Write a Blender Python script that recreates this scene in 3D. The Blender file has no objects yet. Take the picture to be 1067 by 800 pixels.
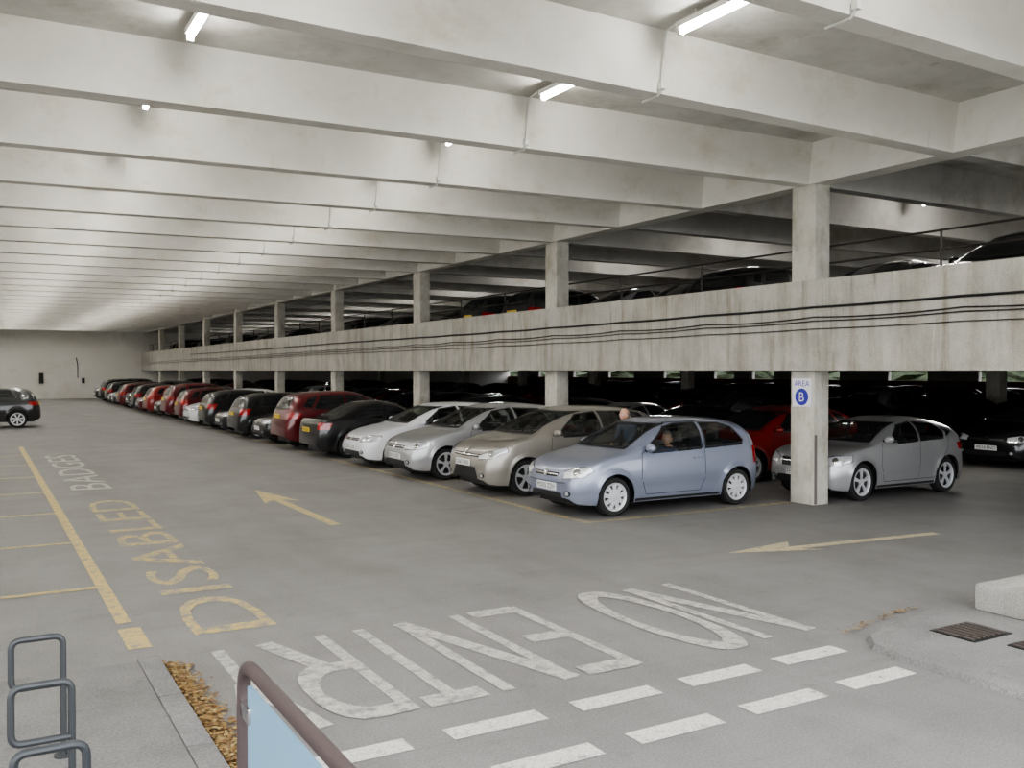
import bpy, bmesh, math, random
from mathutils import Vector, Matrix
from mathutils.bvhtree import BVHTree
random.seed(7)
scene = bpy.context.scene
COL = scene.collection
rad = math.radians

# ------------------------------------------------------------------ materials
def new_mat(name):
    m = bpy.data.materials.new(name); m.use_nodes = True
    nt = m.node_tree
    return m, nt, nt.nodes['Principled BSDF']

def pmat(name, col, rough=0.5, metal=0.0, coat=0.0, emit=None, es=0.0, spec=0.5):
    m, nt, b = new_mat(name)
    b.inputs['Base Color'].default_value = (*col, 1)
    b.inputs['Roughness'].default_value = rough
    b.inputs['Metallic'].default_value = metal
    b.inputs['Coat Weight'].default_value = coat
    b.inputs['Coat Roughness'].default_value = 0.04
    b.inputs['Specular IOR Level'].default_value = spec
    if emit:
        b.inputs['Emission Color'].default_value = (*emit, 1)
        b.inputs['Emission Strength'].default_value = es
    return m

def noise_node(nt, scale, detail=6, rough=0.6, vec=None, stretch=None):
    n = nt.nodes.new('ShaderNodeTexNoise')
    n.inputs['Scale'].default_value = scale
    n.inputs['Detail'].default_value = detail
    n.inputs['Roughness'].default_value = rough
    tc = nt.nodes.new('ShaderNodeNewGeometry')
    mp = nt.nodes.new('ShaderNodeMapping')
    if stretch: mp.inputs['Scale'].default_value = stretch
    nt.links.new(tc.outputs['Position'], mp.inputs['Vector'])
    nt.links.new(mp.outputs['Vector'], n.inputs['Vector'])
    return n

def ramp(nt, src, stops):
    r = nt.nodes.new('ShaderNodeValToRGB')
    el = r.color_ramp.elements
    while len(el) < len(stops): el.new(0.5)
    for e, (p, c) in zip(el, stops):
        e.position = p; e.color = (*c, 1) if len(c) == 3 else c
    nt.links.new(src, r.inputs['Fac'])
    return r

def mixc(nt, fac, a, b, mode='MIX'):
    m = nt.nodes.new('ShaderNodeMix'); m.data_type = 'RGBA'; m.blend_type = mode
    for sock, v in ((m.inputs[0], fac), (m.inputs[6], a), (m.inputs[7], b)):
        if isinstance(v, (int, float)): sock.default_value = v
        elif isinstance(v, tuple): sock.default_value = (*v, 1)
        else: nt.links.new(v, sock)
    return m.outputs[2]

def g(v): return (v, v, v)

def surf_mat(name, c1, c2, scale=1.5, stain=(0.6, 0.6, 0.6), stain_scale=0.6, stain_lo=0.5, stain_hi=0.75,
             stretch=None, speck=0.15, rough=0.8, bump=0.15, stain_amt=1.0, extra=()):
    m, nt, b = new_mat(name)
    n1 = noise_node(nt, scale, 8, 0.65)
    r1 = ramp(nt, n1.outputs['Fac'], [(0.35, c1), (0.65, c2)])
    n2 = noise_node(nt, stain_scale, 8, 0.7, stretch=stretch)
    r2 = ramp(nt, n2.outputs['Fac'], [(stain_lo, g(1.0)), (stain_hi, stain)])
    c = mixc(nt, stain_amt, r1.outputs['Color'], r2.outputs['Color'], 'MULTIPLY')
    for (sc, st, lo, hi, colr) in extra:
        ne = noise_node(nt, sc, 7, 0.7, stretch=st)
        re_ = ramp(nt, ne.outputs['Fac'], [(lo, g(1.0)), (hi, colr)])
        c = mixc(nt, 1.0, c, re_.outputs['Color'], 'MULTIPLY')
    n3 = noise_node(nt, 60, 3, 0.7)
    r3 = ramp(nt, n3.outputs['Fac'], [(0.35, g(1 - speck)), (0.65, g(1 + 0.0))])
    c = mixc(nt, 1.0, c, r3.outputs['Color'], 'MULTIPLY')
    nt.links.new(c, b.inputs['Base Color'])
    b.inputs['Roughness'].default_value = rough
    bp = nt.nodes.new('ShaderNodeBump'); bp.inputs['Strength'].default_value = bump
    bp.inputs['Distance'].default_value = 0.01
    nt.links.new(n3.outputs['Fac'], bp.inputs['Height'])
    nt.links.new(bp.outputs['Normal'], b.inputs['Normal'])
    return m

M_floor = surf_mat('asphalt_floor', (0.225, 0.218, 0.210), (0.280, 0.272, 0.263), 0.7, (0.78, 0.77, 0.76), 0.35, 0.46, 0.72,
                   stretch=(1.8, 0.4, 1), speck=0.30, rough=0.68, bump=0.3,
                   extra=((2.3, None, .62, .74, (.76, .75, .74)), (5.5, None, .65, .71, (.76, .75, .74)), (1.1, (.35, 2.2, 1), .54, .7, (.88, .87, .86))))
M_pave = surf_mat('paving_concrete', (0.21, 0.205, 0.20), (0.29, 0.282, 0.272), 1.2, (0.74, 0.73, 0.70), 0.9, 0.5, 0.75, speck=0.36,
                  extra=((6, None, .58, .7, (.78, .77, .75)),))
M_beam = surf_mat('painted_beam', (0.71, 0.69, 0.625), (0.81, 0.79, 0.73), 1.0, (0.78, 0.73, 0.63), 1.1, 0.54, 0.78,
                  stretch=(1, 1, 1.6), speck=0.05, rough=0.6, bump=0.1,
                  extra=((3.0, (1.6, 1, .4), .61, .78, (.84, .79, .70)), (14, None, .68, .74, (.76, .70, .60))))
M_ceil = surf_mat('ceiling_paint', (0.54, 0.53, 0.49), (0.69, 0.68, 0.63), 1.4, (0.68, 0.64, 0.58), 0.5, 0.5, 0.70, speck=0.14,
                  extra=((4, None, .60, .74, (.82, .78, .70)),))
M_parapet = surf_mat('parapet_concrete', (0.42, 0.405, 0.36), (0.55, 0.53, 0.475), 1.6, (0.66, 0.62, 0.54), 1.2, 0.46, 0.70,
                     stretch=(1, 2.2, 0.35), speck=0.25,
                     extra=((4.0, (1, 1.6, .12), .55, .68, (.70, .66, .58)), (9, None, .62, .72, (.75, .72, .66))))
M_col = surf_mat('column_paint', (0.52, 0.50, 0.43), (0.66, 0.64, 0.57), 2.5, (0.62, 0.58, 0.50), 2.5, 0.5, 0.72, stretch=(1, 1, .5), speck=0.14,
                 extra=((7, (1, 1, .3), .58, .7, (.72, .68, .6)),))
M_wall = surf_mat('wall_paint', (0.82, 0.80, 0.74), (0.87, 0.85, 0.80), 0.5, (0.85, 0.82, 0.76), 0.4, 0.52, 0.7, speck=0.03)
M_kerb = surf_mat('kerb_concrete', (0.36, 0.35, 0.32), (0.47, 0.46, 0.42), 3, (0.6, 0.58, 0.5), 3, 0.5, 0.7, speck=0.35)
M_brick = pmat('brick', (0.16, 0.07, 0.045), 0.9)
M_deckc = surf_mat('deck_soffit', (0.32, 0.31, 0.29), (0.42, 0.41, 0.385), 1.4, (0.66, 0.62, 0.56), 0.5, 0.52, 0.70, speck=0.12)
M_beam_dim = surf_mat('beam_paint_dimmed', (0.46, 0.45, 0.42), (0.56, 0.55, 0.515), 1.4, (0.70, 0.66, 0.60), 0.8, 0.52, 0.70, speck=0.1)  # same beams, the upper deck's dimness put into a darker colour
M_ground = surf_mat('outside_ground', (0.2, 0.2, 0.19), (0.3, 0.3, 0.28), 1, speck=0.2)
M_hedge = surf_mat('hedge_leaf', (0.012, 0.025, 0.008), (0.06, 0.09, 0.03), 3, (0.3, 0.35, 0.3), 4, 0.5, 0.6, speck=0.5)

def paint_mat(name, col, lo, hi):
    m, nt, b = new_mat(name)
    n = noise_node(nt, 9, 8, 0.75)
    r = ramp(nt, n.outputs['Fac'], [(lo, g(1)), (hi, g(0))])
    n3 = noise_node(nt, 60, 3, 0.7)
    r3 = ramp(nt, n3.outputs['Fac'], [(0.38, g(.5)), (0.54, g(1))])
    f = mixc(nt, 1.0, r.outputs['Color'], r3.outputs['Color'], 'MULTIPLY')
    c = mixc(nt, f, (0.22, 0.213, 0.205), col)
    nt.links.new(c, b.inputs['Base Color']); b.inputs['Roughness'].default_value = 0.7
    return m
M_white = paint_mat('road_paint_white', (0.66, 0.65, 0.60), 0.53, 0.68)
M_white_worn = paint_mat('road_paint_white_worn', (0.52, 0.50, 0.445), 0.46, 0.63)
M_yellow = paint_mat('road_paint_yellow', (0.58, 0.45, 0.19), 0.49, 0.66)
M_yellow_worn = paint_mat('road_paint_yellow_worn', (0.54, 0.41, 0.16), 0.40, 0.58)
M_cream = paint_mat('road_paint_cream', (0.60, 0.52, 0.32), 0.50, 0.68)

M_glass_dark = pmat('dark_window_glass', (0.012, 0.014, 0.016), 0.04, spec=0.9)
M_black = pmat('black_plastic', (0.015, 0.015, 0.016), 0.45)
M_tyre = pmat('tyre_rubber', (0.018, 0.018, 0.018), 0.8)
M_rim = pmat('alloy_rim', (0.58, 0.59, 0.61), 0.4, 0.3)
M_head = pmat('headlight', (0.62, 0.64, 0.66), 0.08, 0.3, coat=1)
M_tail = pmat('taillight', (0.35, 0.01, 0.01), 0.12, coat=1)
M_plate_w = pmat('plate_white', (0.75, 0.76, 0.74), 0.4)
M_plate_y = pmat('plate_yellow', (0.75, 0.55, 0.06), 0.4)
M_chrome = pmat('chrome', (0.7, 0.7, 0.72), 0.15, 1.0)
M_int = pmat('car_interior', (0.05, 0.05, 0.055), 0.8)

def glass_clear():
    m = bpy.data.materials.new('clear_window_glass'); m.use_nodes = True
    nt = m.node_tree; nt.nodes.clear()
    o = nt.nodes.new('ShaderNodeOutputMaterial'); mx = nt.nodes.new('ShaderNodeMixShader')
    t = nt.nodes.new('ShaderNodeBsdfTransparent'); t.inputs[0].default_value = (0.58, 0.62, 0.60, 1)
    gl = nt.nodes.new('ShaderNodeBsdfGlossy'); gl.inputs['Roughness'].default_value = 0.03
    lw = nt.nodes.new('ShaderNodeLayerWeight'); lw.inputs['Blend'].default_value = 0.35
    mm = nt.nodes.new('ShaderNodeMath'); mm.operation = 'MULTIPLY_ADD'; mm.inputs[1].default_value = 0.34; mm.inputs[2].default_value = 0.03
    nt.links.new(lw.outputs['Facing'], mm.inputs[0]); nt.links.new(mm.outputs[0], mx.inputs[0])
    nt.links.new(t.outputs[0], mx.inputs[1]); nt.links.new(gl.outputs[0], mx.inputs[2])
    nt.links.new(mx.outputs[0], o.inputs['Surface'])
    return m
M_glass = glass_clear()

PAINT = {}
def paint(nm, col, metal=0.3):
    if nm not in PAINT:
        PAINT[nm] = pmat('car_paint_' + nm, col, 0.32, metal, coat=1.0)
    return PAINT[nm]
paint('ice_blue', (0.265, 0.292, 0.375), 0.45); paint('champagne', (0.33, 0.31, 0.275), 0.45)
paint('silver', (0.43, 0.435, 0.44), 0.5); paint('white', (0.74, 0.75, 0.77), 0.0)
paint('black', (0.005, 0.005, 0.006), 0.0); paint('dark_red', (0.11, 0.005, 0.009), 0.2)
paint('red', (0.26, 0.012, 0.010), 0.05); paint('navy', (0.008, 0.012, 0.028), 0.2)
paint('graphite', (0.035, 0.037, 0.042), 0.3)

# ------------------------------------------------------------------ mesh helpers
class Acc:
    def __init__(s): s.v = []; s.f = []; s.m = []; s.sm = []
    def add(s, vs, fs, mat=0, smooth=False):
        o = len(s.v); s.v += [tuple(v) for v in vs]
        for f in fs:
            s.f.append(tuple(i + o for i in f)); s.m.append(mat); s.sm.append(smooth)
    def box(s, x0, x1, y0, y1, z0, z1, mat=0):
        vs = [(x, y, z) for x in (x0, x1) for y in (y0, y1) for z in (z0, z1)]
        s.add(vs, [(0, 1, 3, 2), (4, 6, 7, 5), (0, 4, 5, 1), (2, 3, 7, 6), (0, 2, 6, 4), (1, 5, 7, 3)], mat)
    def rbox(s, x0, x1, y0, y1, z0, z1, mat=0, r=0.03, M=None):
        bm = bmesh.new(); bmesh.ops.create_cube(bm, size=1)
        for v in bm.verts:
            v.co = Vector(((x0 + x1) / 2 + v.co.x * (x1 - x0), (y0 + y1) / 2 + v.co.y * (y1 - y0), (z0 + z1) / 2 + v.co.z * (z1 - z0)))
        bmesh.ops.bevel(bm, geom=bm.edges[:], offset=r, segments=2, affect='EDGES', profile=0.6)
        if M: bm.transform(M)
        bm.verts.index_update()
        s.add([v.co for v in bm.verts], [[v.index for v in f.verts] for f in bm.faces], mat, True); bm.free()
    def ellipsoid(s, c, r, mat=0, seg=14, rings=9):
        bm = bmesh.new(); bmesh.ops.create_uvsphere(bm, u_segments=seg, v_segments=rings, radius=1)
        for v in bm.verts: v.co = Vector((c[0] + v.co.x * r[0], c[1] + v.co.y * r[1], c[2] + v.co.z * r[2]))
        bm.verts.index_update()
        s.add([v.co for v in bm.verts], [[v.index for v in f.verts] for f in bm.faces], mat, True); bm.free()
    def tube(s, pts, r, mat=0, n=8, caps=True):
        pts = [Vector(p) for p in pts]; rings = []
        up = Vector((0, 0, 1))
        prev = None
        for i, p in enumerate(pts):
            d = (pts[min(i + 1, len(pts) - 1)] - pts[max(i - 1, 0)]).normalized()
            if prev is None:
                a = up if abs(d.z) < 0.9 else Vector((1, 0, 0))
                u = d.cross(a).normalized()
            else:
                u = (prev - d * prev.dot(d)).normalized()
            prev = u; w = d.cross(u)
            rings.append([p + (u * math.cos(2 * math.pi * k / n) + w * math.sin(2 * math.pi * k / n)) * r for k in range(n)])
        vs = [v for rg in rings for v in rg]; fs = []
        for i in range(len(pts) - 1):
            for k in range(n):
                fs.append((i * n + k, i * n + (k + 1) % n, (i + 1) * n + (k + 1) % n, (i + 1) * n + k))
        if caps:
            fs.append(tuple(range(n))); fs.append(tuple((len(pts) - 1) * n + k for k in range(n)))
        s.add(vs, fs, mat, True)
    def mesh(s, name, mats, sharp=35):
        me = bpy.data.meshes.new(name); me.from_pydata(s.v, [], s.f)
        for m in mats: me.materials.append(m)
        me.polygons.foreach_set('material_index', s.m)
        me.polygons.foreach_set('use_smooth', s.sm)
        me.update()
        if any(s.sm): me.set_sharp_from_angle(angle=rad(sharp))
        return me
    def obj(s, name, mats, sharp=35, parent=None, data_name=None):
        o = bpy.data.objects.new(name, s.mesh(data_name or name, mats, sharp)); COL.objects.link(o)
        if parent: o.parent = parent
        return o

def round_path(pts, r, n=5, closed=False):
    pts = [Vector(p) for p in pts]; out = []
    for i, p in enumerate(pts):
        if i == 0 or i == len(pts) - 1: out.append(p); continue
        a = (pts[i - 1] - p); b = (pts[i + 1] - p)
        rr = min(r, a.length * .49, b.length * .49)
        A = p + a.normalized() * rr; B = p + b.normalized() * rr
        for k in range(n + 1):
            t = k / n
            out.append(A * (1 - t) ** 2 + p * 2 * t * (1 - t) + B * t * t)
    return out

def text_geo(body):
    cu = bpy.data.curves.new('tmp_text', 'FONT'); cu.body = body; cu.size = 1.0; cu.resolution_u = 3
    ob = bpy.data.objects.new('tmp_text', cu); COL.objects.link(ob)
    dg = bpy.context.evaluated_depsgraph_get()
    me = bpy.data.meshes.new_from_object(ob.evaluated_get(dg))
    vs = [tuple(v.co) for v in me.vertices]; fs = [tuple(p.vertices) for p in me.polygons]
    bpy.data.objects.remove(ob); bpy.data.meshes.remove(me); bpy.data.curves.remove(cu)
    x0 = min(v[0] for v in vs); x1 = max(v[0] for v in vs); y0 = min(v[1] for v in vs); y1 = max(v[1] for v in vs)
    vs = [((v[0] - x0) / (x1 - x0), (v[1] - y0) / (y1 - y0)) for v in vs]
    return vs, fs

def pchip(pts):
    X = [p[0] for p in pts]; Y = [p[1] for p in pts]; n = len(X)
    h = [X[i + 1] - X[i] for i in range(n - 1)]; d = [(Y[i + 1] - Y[i]) / h[i] for i in range(n - 1)]
    m = [d[0]] + [0] * (n - 2) + [d[-1]]
    for i in range(1, n - 1):
        if d[i - 1] * d[i] <= 0: m[i] = 0
        else:
            w1 = 2 * h[i] + h[i - 1]; w2 = h[i] + 2 * h[i - 1]
            m[i] = (w1 + w2) / (w1 / d[i - 1] + w2 / d[i])
    def f(x):
        if x <= X[0]: return Y[0]
        if x >= X[-1]: return Y[-1]
        i = 0
        while x > X[i + 1]: i += 1
        t = (x - X[i]) / h[i]
        return ((2 * t ** 3 - 3 * t ** 2 + 1) * Y[i] + (t ** 3 - 2 * t ** 2 + t) * h[i] * m[i]
                + (-2 * t ** 3 + 3 * t ** 2) * Y[i + 1] + (t ** 3 - t ** 2) * h[i] * m[i + 1])
    return f

def in_poly(x, y, poly):
    c = False; j = len(poly) - 1
    for i in range(len(poly)):
        xi, yi = poly[i]; xj, yj = poly[j]
        if (yi > y) != (yj > y) and x < (xj - xi) * (y - yi) / (yj - yi) + xi: c = not c
        j = i
    return c

# ------------------------------------------------------------------ cars
S_PAINT, S_GLASS, S_BLACK, S_TYRE, S_RIM, S_HEAD, S_TAIL, S_PW, S_PY, S_CHR, S_INT = range(11)

def make_car(name, P):
    L, W = P['L'], P['W']; hw = W / 2; R = P['R']; clr = P.get('clr', 0.2)
    top = pchip(P['top']); belt = pchip(P['belt'])
    base = pchip([(0, clr + .10), (.08, clr + .03), (.4, clr), (L - .45, clr), (L - .1, clr + .06), (L, clr + .14)])
    af, ar = P['axles']; Ra = R + 0.05; see = P.get('see', False); k0 = P.get('tumble', .14); nn = P.get('n', 3.4)
    na, nq = P.get('nose', (.62, .66)); ta, tq = P.get('tailr', (.42, .78))
    def w(x):
        f = 1.0
        if x < na: f = nq + (1 - nq) * (1 - ((na - x) / na) ** 2.3) ** (1 / 2.3)
        if x > L - ta: f = min(f, tq + (1 - tq) * (1 - ((x - L + ta) / ta) ** 2.3) ** (1 / 2.3))
        return hw * f
    def ylow(x, z):
        b = base(x); s = (z - b) / max(.05, belt(x) - b)
        y = 1 - .07 * (max(0, .5 - s) / .5) ** 2 - .035 * max(0, (s - .5) / .5) ** 2
        fl = 0
        for a in (af, ar):
            dd = math.hypot(x - a, z - R)
            fl = max(fl, .018 * math.exp(-((dd - Ra) / .05) ** 2))
        return w(x) * y + fl - (.012 * math.exp(-((s - .30) / .07) ** 2))
    def zb(x):
        z = base(x)
        for a in (af, ar):
            if abs(x - a) < Ra: z = max(z, R + math.sqrt(Ra * Ra - (x - a) ** 2))
        return z
    step = .04 if see else .07
    xs = set()
    n = int(L / step)
    for i in range(n + 1): xs.add(round(L * i / n, 4))
    for v in (.012, .03, .05, .08, .12): xs.add(v); xs.add(round(L - v, 4))
    for a in (af, ar):
        for k in range(0, 17):
            xs.add(round(a - Ra * math.cos(math.pi * k / 16) * .9995, 4))
        xs.add(round(a - Ra - .004, 4)); xs.add(round(a + Ra + .004, 4))
    xs = sorted(xs); xs2 = [xs[0]]
    for x in xs[1:]:
        if x - xs2[-1] > .0035: xs2.append(x)
    xs = xs2
    nz = 12; nu = 22 if see else 16
    def half(x):
        z0 = zb(x); z1 = max(belt(x), z0 + .02); z2 = max(top(x), z1 + .01); H = z2 - z1
        o = []
        for j in range(nz): z = z0 + (z1 - z0) * j / (nz - 1); o.append((ylow(x, z), z))
        ws = o[-1][0]; k = k0 * min(1, H / .4)
        for j in range(1, nu + 1):
            t = math.pi / 2 * (j / nu)
            c = max(0, math.cos(t)) ** (2 / nn); s = math.sin(t) ** (2 / nn)
            if j == nu: c = 0
            o.append((ws * c * (1 - k * s), z1 + H * s))
        return o
    vs = []; cols = 2 * (nz + nu) - 1
    for x in xs:
        h = half(x)
        for (y, z) in h:  vs.append((x, -y, z))
        for (y, z) in reversed(h[:-1]): vs.append((x, y, z))
    def bow(v):
        x, y, z = v; q = (y / hw) ** 2
        if x < .5: x += .11 * q * (1 - x / .5)
        if x > L - .5: x -= .07 * q * (1 - (L - x) / .5)
        return (x, y, z)
    vs = [bow(v) for v in vs]
    fs = []
    for i in range(len(xs) - 1):
        for j in range(cols - 1):
            a = i * cols + j
            fs.append((a, a + 1, a + cols + 1, a + cols))
    fs.append(tuple(range(cols - 1, -1, -1))); o = (len(xs) - 1) * cols; fs.append(tuple(range(o, o + cols)))
    bm = bmesh.new(); bv = [bm.verts.new(v) for v in vs]
    for f in fs:
        try: bm.faces.new([bv[i] for i in f])
        except Exception: pass
    bmesh.ops.recalc_face_normals(bm, faces=bm.faces[:])
    bm.normal_update(); bm.faces.ensure_lookup_table()
    tf = max(bm.faces, key=lambda f: f.calc_center_median().z)
    if tf.normal.z < 0: bmesh.ops.reverse_faces(bm, faces=bm.faces[:]); bm.normal_update()
    bvh = BVHTree.FromBMesh(bm)
    acc = Acc()
    def frame(kind, sg=1, phi=0, piv=(0, 0)):
        if kind == 'side': return (lambda u, v: Vector((u, sg * 3, v))), Vector((0, -sg, 0))
        if kind == 'front': return (lambda u, v: Vector((-2, u, v))), Vector((1, 0, 0))
        if kind == 'rear': return (lambda u, v: Vector((L + 2, u, v))), Vector((-1, 0, 0))
        c, s = math.cos(phi), math.sin(phi)
        if kind == 'cf': d = Vector((c, -sg * s, 0)); l = Vector((s, sg * c, 0))
        else: d = Vector((-c, -sg * s, 0)); l = Vector((-s, sg * c, 0))
        p = Vector((piv[0], sg * piv[1], 0))
        return (lambda u, v: p + l * u + Vector((0, 0, v)) - d * 2), d
    def decal(poly, fr, mat, eps=.006, grid=.06):
        org, d = fr
        b2 = bmesh.new(); f = b2.faces.new([b2.verts.new((p[0], p[1], 0)) for p in poly])
        for ax in (0, 1):
            lo = min(p[ax] for p in poly); hi = max(p[ax] for p in poly)
            k = int((hi - lo) / grid)
            for i in range(1, k + 1):
                co = [0, 0, 0]; no = [0, 0, 0]; co[ax] = lo + (hi - lo) * i / (k + 1); no[ax] = 1
                bmesh.ops.bisect_plane(b2, geom=b2.verts[:] + b2.edges[:] + b2.faces[:], plane_co=co, plane_no=no)
        b2.verts.index_update(); out = []
        for v in b2.verts:
            q = org(v.co.x, v.co.y); h = bvh.ray_cast(q, d)
            if h[0] is None:
                h = bvh.find_nearest(q + d * 2.0)
            nrm = h[1] if h[1].dot(d) < 0 else -h[1]
            out.append(h[0] + nrm * eps)
        ff = []
        for f in b2.faces:
            ids = [v.index for v in f.verts]
            a, b, c = out[ids[0]], out[ids[1]], out[ids[2]]
            if (b - a).cross(c - a).dot(d) > 0: ids.reverse()
            ff.append(ids)
        acc.add(out, ff, mat, True); b2.free()
    def strip(pts, fr, wd, mat, eps=.007, closed=False):
        m = len(pts)
        for i in range(m if closed else m - 1):
            a = Vector(pts[i]); b = Vector(pts[(i + 1) % m]); dd = (b - a).normalized(); nn_ = Vector((-dd.y, dd.x)) * wd / 2
            a = a - dd * wd * .4; b = b + dd * wd * .4
            decal([tuple(a + nn_), tuple(b + nn_), tuple(b - nn_), tuple(a - nn_)], fr, mat, eps, .08)
    kill = set()
    def hole(poly, ax, test):
        for f in bm.faces:
            c = f.calc_center_median()
            if test(f.normal, c) and in_poly(c[ax[0]], c[ax[1]], poly): kill.add(f)
    for sg in (1, -1):
        fr = frame('side', sg)
        for poly in P['side']:
            decal(poly, fr, S_GLASS, .004)
            strip(poly, fr, .022, S_BLACK, .006, True)
            if see: hole(poly, (0, 2), lambda n_, c_, s_=sg: n_.y * s_ > .3 and c_.y * s_ > .3)
        for ln in P.get('lines', []): strip(ln, fr, .009, S_BLACK, .003)
        for (hx, hz) in P.get('handles', []):
            h = bvh.ray_cast(Vector((hx, sg * 3, hz)), Vector((0, -sg, 0)))
            if h[0]:
                y = h[0].y
                acc.rbox(hx - .085, hx + .085, min(y, y + sg * .03), max(y, y + sg * .03), hz - .014, hz + .016, P.get('hmat', S_PAINT), .008)
        if P.get('rub'):
            x0, x1, zz = P['rub']; decal([(x0, zz - .02), (x1, zz - .02), (x1, zz + .02), (x0, zz + .02)], fr, P.get('rubm', S_BLACK), .008, .15)
        decal([(af + Ra + .03, clr + .015), (ar - Ra - .03, clr + .015), (ar - Ra - .03, clr + .055), (af + Ra + .03, clr + .055)], fr, S_BLACK, .004, .3)
        decal(P['hl'], frame('cf', sg, rad(32), P['hlp']), S_HEAD, .007, .04)
        strip(P['hl'], frame('cf', sg, rad(32), P['hlp']), .010, S_BLACK, .008, True)
        cx = sum(p[0] for p in P['hl']) / len(P['hl']); cz = sum(p[1] for p in P['hl']) / len(P['hl'])
        decal([(cx + .055 * math.cos(t * math.pi / 6), cz + .05 * math.sin(t * math.pi / 6)) for t in range(12)], frame('cf', sg, rad(32), P['hlp']), S_CHR, .010, .04)
        decal(P['tl'], frame('cr', sg, rad(32), P['tlp']), S_TAIL, .007, .04)
        decal([(sg * hw * .66 + .07 * math.cos(t * math.pi / 5), clr + .17 + .045 * math.sin(t * math.pi / 5)) for t in range(10)], frame('front'), S_BLACK, .006, .05)
        decal([(sg * hw * .66 + .035 * math.cos(t * math.pi / 5), clr + .17 + .032 * math.sin(t * math.pi / 5)) for t in range(10)], frame('front'), S_HEAD, .009, .05)
        mx, mz = P['mir']
        acc.ellipsoid((mx, sg * (hw + .055), mz), (.065, .105, .068), S_PAINT)
        acc.ellipsoid((mx + .03, sg * (hw + .055), mz), (.045, .088, .053), S_BLACK)
        acc.rbox(mx - .03, mx + .03, sg * (hw - .06) if sg > 0 else -hw - .0, hw if sg > 0 else -(hw - .06), mz - .055, mz - .02, S_BLACK, .008)
        for a in (af, ar):
            wheel(acc, a, sg * (hw - .035), R, sg, P.get('spokes', 5))
            n_ = 16; o_ = hw - .045; i_ = hw - .30; V = []; F = []
            for k in range(n_ + 1):
                t = math.pi * (k / n_) * 1.16 - .25
                xx = a + (Ra - .004) * math.cos(t); zz = R + (Ra - .004) * math.sin(t)
                V += [(xx, sg * o_ * min(1, w(xx) / hw), zz), (xx, sg * i_, zz)]
            for k in range(n_): F.append((2 * k, 2 * k + 1, 2 * k + 3, 2 * k + 2))
            acc.add(V, F, S_BLACK)
            acc.add([(a, sg * i_, R)] + [V[2 * k + 1] for k in range(n_ + 1)], [(0, k + 1, k + 2) for k in range(n_)], S_BLACK)
    for poly, knd in ((P['ws'], 'front'), (P['rw'], 'rear')):
        decal(poly, frame(knd), S_GLASS, .004)
        strip(poly, frame(knd), .03, S_BLACK, .006, True)
        if see:
            s_ = -1 if knd == 'front' else 1
            hole(poly, (1, 2), lambda n_, c_, s2=s_: n_.x * s2 > .12 and abs(c_.x - (0 if s2 < 0 else L)) < L * .55)
    for pl in P.get('grille', []): decal(pl, frame('front'), S_BLACK, .006, .06)
    for pl in P.get('chrome', []): decal(pl, frame('front'), S_CHR, .010, .06)
    for pl in P.get('frontlines', []): strip(pl, frame('front'), .009, S_BLACK, .004)
    decal([(.05 * math.cos(t * math.pi / 6), P['badge'] + .05 * math.sin(t * math.pi / 6)) for t in range(12)], frame('front'), S_CHR, .014, .05)
    rb = P['belt'][-3][1]
    for pl in ([(-.62, rb - .28), (-.62, rb - .30 - .14), (.62, rb - .44), (.62, rb - .28)],): strip(pl, frame('rear'), .009, S_BLACK, .004)
    decal([(-hw * .7, clr + .12), (hw * .7, clr + .12), (hw * .7, clr + .2), (-hw * .7, clr + .2)], frame('rear'), S_BLACK, .006, .1)
    pz = P['pz']
    for (fx, mat, nx, z) in ((-1, S_PW, 0, pz), (1, S_PY, 0, rb - .20)):
        h = bvh.ray_cast(Vector((-2 if fx < 0 else L + 2, 0, z)), Vector((-fx, 0, 0)))
        x = h[0].x + fx * .022
        acc.box(min(x, x - fx * .02), max(x, x - fx * .02), -.26, .26, z - .056, z + .056, mat)
        tv, tf_ = text_geo(P['reg'])
        if fx < 0: acc.add([(x - .002, .235 - a * .47, z - .036 + b * .072) for a, b in tv], tf_, S_BLACK)
        else: acc.add([(x + .002, -.235 + a * .47, z - .036 + b * .072) for a, b in tv], tf_, S_BLACK)
    acc.box(.25, L - .25, -(hw - .3), hw - .3, clr - .03, clr + .28, S_BLACK)
    acc.box(af + Ra + .03, ar - Ra - .03, -(hw - .09), hw - .09, clr - .01, clr + .2, S_BLACK)
    if see:
        ci = P['cab']
        acc.box(ci, L - .5, -(hw - .12), hw - .12, clr + .18, clr + .24, S_INT)
        zbelt = belt(2.0)
        for sg in (1, -1):
            acc.box(ci + .1, L - .55, min(sg * (hw - .12), sg * (hw - .09)), max(sg * (hw - .12), sg * (hw - .09)), clr + .2, zbelt - .03, S_INT)
            for sx, rear in ((P['seat'], False), (P['seat'] + .78, True)):
                yy = sg * .36
                acc.rbox(sx - .42, sx + .08, yy - .24, yy + .24, clr + .24, clr + .36, S_INT, .05)
                Mx = Matrix.Translation((sx + .06, 0, clr + .32)) @ Matrix.Rotation(rad(14), 4, 'Y') @ Matrix.Translation((-(sx + .06), 0, -(clr + .32)))
                acc.rbox(sx, sx + .12, yy - .23, yy + .23, clr + .30, clr + .84, S_INT, .05, Mx)
                acc.rbox(sx + .14, sx + .22, yy - .12, yy + .12, clr + .86, clr + 1.03, S_INT, .035)
        acc.rbox(ci - .05, ci + .42, -(hw - .13), hw - .13, clr + .35, zbelt + .0, S_INT, .06)
        yy = .36; n_ = 24; c = Vector((ci + .55, yy, zbelt - .03)); pts = []
        for k in range(n_ + 1):
            t = 2 * math.pi * k / n_
            pts.append(c + Vector((math.sin(t) * .075, math.cos(t) * .18, math.sin(t) * .165)))
        acc.tube(pts, .014, S_BLACK, 6, False)
    bm.verts.index_update()
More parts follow.
